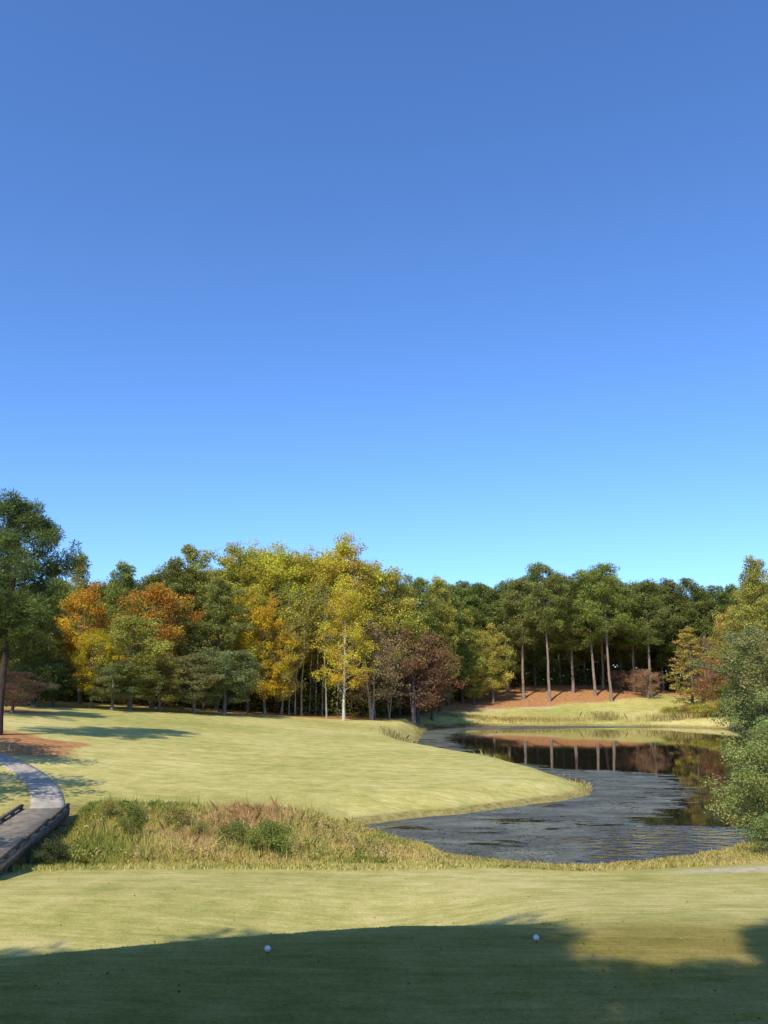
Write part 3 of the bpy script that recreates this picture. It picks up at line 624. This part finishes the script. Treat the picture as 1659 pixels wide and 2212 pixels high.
c = c * (1 - (1 - sm((y - edge_y(x) + 1.5) / 3.0))[:, None] * np.array([.42, .46, .58]))  # blades follow the darker tee turf, including shadow tone put into its colour
V, F, t = blades(x, y, rng.uniform(.03, .05, n), .010, c, .6)
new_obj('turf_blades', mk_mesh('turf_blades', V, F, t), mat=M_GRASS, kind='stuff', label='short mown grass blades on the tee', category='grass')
n = 500; y = rng.uniform(9, 27, n); x = rng.uniform(-.55, .55, n) * y; C = np.stack([x, y, ground_z(x, y) + .035], 1)
V, F = leaf_quads(C, rng.uniform(.03, .07, n), rng.uniform(.02, .05, n), np.tile([0, 0, 1.], (n, 1)), .7)
new_obj('fallen_leaves', mk_mesh('fallen_leaves', V, F, np.repeat(pick([(.2, .12, .05), (.4, .3, .15), (.08, .06, .03)], rng.random(n)), 4, 0)), mat=M_GRASS, kind='stuff', label='scattered dry leaves on the grass', category='leaves')
n = 30000; y = 32 + 95 * rng.random(n) ** 1.8; x = rng.uniform(-1, 45, n); xb = np.interp(y, XBY, XBX)
ok = (pond_sd(x, y) < -.2) & ((x < xb + rng.normal(0, 1.2, n))) & (lownoise(x, y, 1.3, 51) > 0); x, y = x[ok], y[ok]; n = len(x)
C = np.stack([x, y, np.full(n, .012)], 1); V, F = leaf_quads(C, rng.uniform(.05, .18, n), rng.uniform(.05, .13, n), np.tile([0, 0, 1.], (n, 1)), .95)
V[:, 2] = np.maximum(V[:, 2], .004)
new_obj('floating_pads', mk_mesh('floating_pads', V, F, np.repeat(pick([(.07, .07, .045), (.14, .14, .09), (.24, .24, .16), (.2, .2, .08)], rng.random(n)), 4, 0)), mat=M_GRASS, kind='stuff', label='small floating leaves on the pond surface', category='water plants')

# ------------------------------------------------------------------ path
def strip(pts, width, dz):
    pts = np.array(pts, float); t = np.linspace(0, 1, len(pts)); tt = np.linspace(0, 1, 90)
    X = np.interp(tt, t, pts[:, 0]); Y = np.interp(tt, t, pts[:, 1])
    ker = np.ones(13) / 13; Xp = np.pad(X, 6, mode='reflect', reflect_type='odd'); Yp = np.pad(Y, 6, mode='reflect', reflect_type='odd')
    X = np.convolve(Xp, ker, 'valid'); Y = np.convolve(Yp, ker, 'valid')
    T = unit(np.stack([np.gradient(X), np.gradient(Y)], 1)); Nn = np.stack([-T[:, 1], T[:, 0]], 1)
    s = np.linspace(-.5, .5, 7) * width
    G = np.stack([X, Y], 1)[:, None, :] + Nn[:, None, :] * s[None, :, None]
    zc = ground_z(X, Y)
    Z = np.maximum(ground_z(G[..., 0], G[..., 1]), zc[:, None] - .05) + dz
    Vt = np.concatenate([G, Z[..., None]], -1)
    L0 = Vt[:, :1].copy(); L0[..., 2] -= .3; R0 = Vt[:, -1:].copy(); R0[..., 2] -= .3
    Vt = np.concatenate([L0, Vt, R0], 1); m = Vt.shape[1]
    i = (np.arange(len(X) - 1)[:, None] * m + np.arange(m - 1)[None]).ravel()
    return Vt.reshape(-1, 3), np.stack([i, i + m, i + m + 1, i + 1], -1)
M_CONC = simple_mat('worn_concrete', (.29, .25, .19), (.52, .46, .37), 1.6, .9, .3)
V, F = strip([(-14.2, 36.7), (-14.9, 38.8), (-16.2, 41.6), (-17.9, 44.4), (-20.1, 47.2), (-23.2, 50.0), (-27.5, 52.5), (-33, 54.5)], 1.4, .05)
new_obj('path', mk_mesh('path', V, F), mat=M_CONC, kind='structure', label='worn grey concrete cart path')
V, F = strip([(-11.75, 24.2), (-11.5, 21), (-12, 17), (-14, 12), (-18, 7)], 2.0, .05)
new_obj('path', mk_mesh('path', V, F), mat=M_CONC, kind='structure', label='worn grey concrete cart path')

# ------------------------------------------------------------------ timber bridge
def boxes(lst):
    V = []; F = []
    for k, (c, s, ax) in enumerate(lst):
        c = np.array(c); u, v = np.array(ax[0]), np.array(ax[1]); wv = np.cross(u, v)
        o = [(-1, -1, -1), (1, -1, -1), (1, 1, -1), (-1, 1, -1), (-1, -1, 1), (1, -1, 1), (1, 1, 1), (-1, 1, 1)]
        V += [c + u * s[0] * a / 2 + v * s[1] * b / 2 + wv * s[2] * d / 2 for a, b, d in o]
        F += [[8 * k + q for q in f] for f in [(0, 3, 2, 1), (4, 5, 6, 7), (0, 1, 5, 4), (1, 2, 6, 5), (2, 3, 7, 6), (3, 0, 4, 7)]]
    return np.array(V), np.array(F)
A = np.array([-11.85, 24.4]); B = np.array([-14.25, 36.8]); dv = (B - A); LN = float(np.hypot(*dv)); dv = dv / LN; nv = np.array([dv[1], -dv[0]])
U = (dv[0], dv[1], 0); W3 = (nv[0], nv[1], 0); zd = 1.22
M_DECK = simple_mat('weathered_deck', (.14, .115, .085), (.34, .295, .23), 3, .85, .4, (1, 1, 1))
M_TIMB = simple_mat('dark_timber', (.055, .045, .034), (.18, .15, .115), 5, .85, .4)
e = bpy.data.objects.new('footbridge', None); COL.objects.link(e); e.location = (float(A[0]), float(A[1]), 0)
e['label'] = 'low weathered timber cart bridge with kerb rails'; e['category'] = 'bridge'
def W(s, o, z): q = dv * s + nv * o; return (q[0], q[1], z)
lst = []; s = .08
while s < LN:
    lst.append((W(s, 0, zd + random.uniform(-.004, .004)), (.138, 2.0 + random.uniform(-.03, .03), .05), (U, W3))); s += .152
new_obj('deck', mk_mesh('deck', *boxes(lst)), e, M_DECK)
for o in (-.92, .92):
    lst = [(W(LN * (q + .5) / 3, o, zd + .155), (LN / 3 - .02, .12, .09), (U, W3)) for q in range(3)]
    lst += [(W(q, o, zd + .067), (.3, .11, .084), (U, W3)) for q in np.arange(.4, LN, 1.5)]
    new_obj('kerb_rail', mk_mesh('kerb_rail', *boxes(lst)), e, M_TIMB)
    new_obj('side_beam', mk_mesh('side_beam', *boxes([(W(LN / 2, o * 1.02, zd - .16), (LN, .10, .24), (U, W3))])), e, M_TIMB)
    for q in np.arange(.6, LN, 2.6):
        new_obj('post', mk_mesh('post', *boxes([(W(q, o * .88, .4), (.13, .12, 1.3), (U, W3))])), e, M_TIMB)

# ------------------------------------------------------------------ tee markers
M_WHITE = simple_mat('white_marker_paint', (.74, .74, .72), (.82, .82, .80), 30, .35, .15)
def marker(X, Y, lab):
    g = gz(X, Y); e = bpy.data.objects.new('tee_marker', None); COL.objects.link(e); e.location = (X, Y, g)
    e['label'] = lab; e['category'] = 'tee marker'; e['group'] = 'white ball tee markers on the grass'
    r = .046; nu, nv_ = 32, 20; V = []
    for a in range(nv_ + 1):
        th = math.pi * a / nv_
        for b in range(nu):
            ph = 2 * math.pi * (b + .5 * (a % 2)) / nu; rr = r * (1 - (.035 if (a + b) % 2 else 0))
            V.append((rr * math.sin(th) * math.cos(ph), rr * math.sin(th) * math.sin(ph), .068 + rr * math.cos(th)))
    F = [(a * nu + b, (a + 1) * nu + b, (a + 1) * nu + (b + 1) % nu, a * nu + (b + 1) % nu) for a in range(nv_) for b in range(nu)]
    new_obj('ball', mk_mesh('marker_ball', np.array(V), np.array(F), smooth=True), e, M_WHITE)
    w = Wood(); w.tube([(0, 0, -.08), (0, 0, .02), (0, 0, .026), (0, 0, .03)], [.005, .008, .016, .016], 10)
    new_obj('peg', w.mesh('marker_peg'), e, M_TIMB)
marker(-1.79, 13.9, 'white ball tee marker resting on shaded grass'); marker(2.5, 14.8, 'white ball tee marker on grass at shadow edge')

# ------------------------------------------------------------------ light, sky, camera
EL = math.radians(44); lx, ly = .45, .893
wd = bpy.data.worlds.new('World'); scene.world = wd; wd.use_nodes = True; nt = wd.node_tree; nt.nodes.clear()
sky = nt.nodes.new('ShaderNodeTexSky'); sky.sky_type = 'NISHITA'; sky.sun_disc = False; sky.sun_elevation = EL
sky.sun_rotation = math.atan2(-lx, -ly); sky.altitude = 100; sky.air_density = 1.0; sky.dust_density = .4; sky.ozone_density = 2.2
tintn = mix(nt, 1.0, sky.outputs[0], (.72, 1.06, 1.55), 'MULTIPLY')
bg = nt.nodes.new('ShaderNodeBackground'); bg.inputs[1].default_value = .148
o = nt.nodes.new('ShaderNodeOutputWorld'); nt.links.new(tintn, bg.inputs[0]); nt.links.new(bg.outputs[0], o.inputs[0])
sl = bpy.data.lights.new('sun', 'SUN'); sl.energy = 5.0; sl.angle = math.radians(.53); sl.color = (1, .92, .76)
so = bpy.data.objects.new('sun', sl); COL.objects.link(so)
d = Vector((lx * math.cos(EL), ly * math.cos(EL), -math.sin(EL))); so.rotation_euler = d.to_track_quat('-Z', 'Y').to_euler(); so.location = (-20, -40, 60)
cd = bpy.data.cameras.new('camera'); cam = bpy.data.objects.new('camera', cd); COL.objects.link(cam); scene.camera = cam
cd.sensor_fit = 'HORIZONTAL'; cd.sensor_width = 24; cd.lens = 26; cd.clip_end = 4000; cd.clip_start = .1
cam.location = (0, 0, CAMZ); cam.rotation_euler = (math.radians(90 + 11.76), 0, 0)
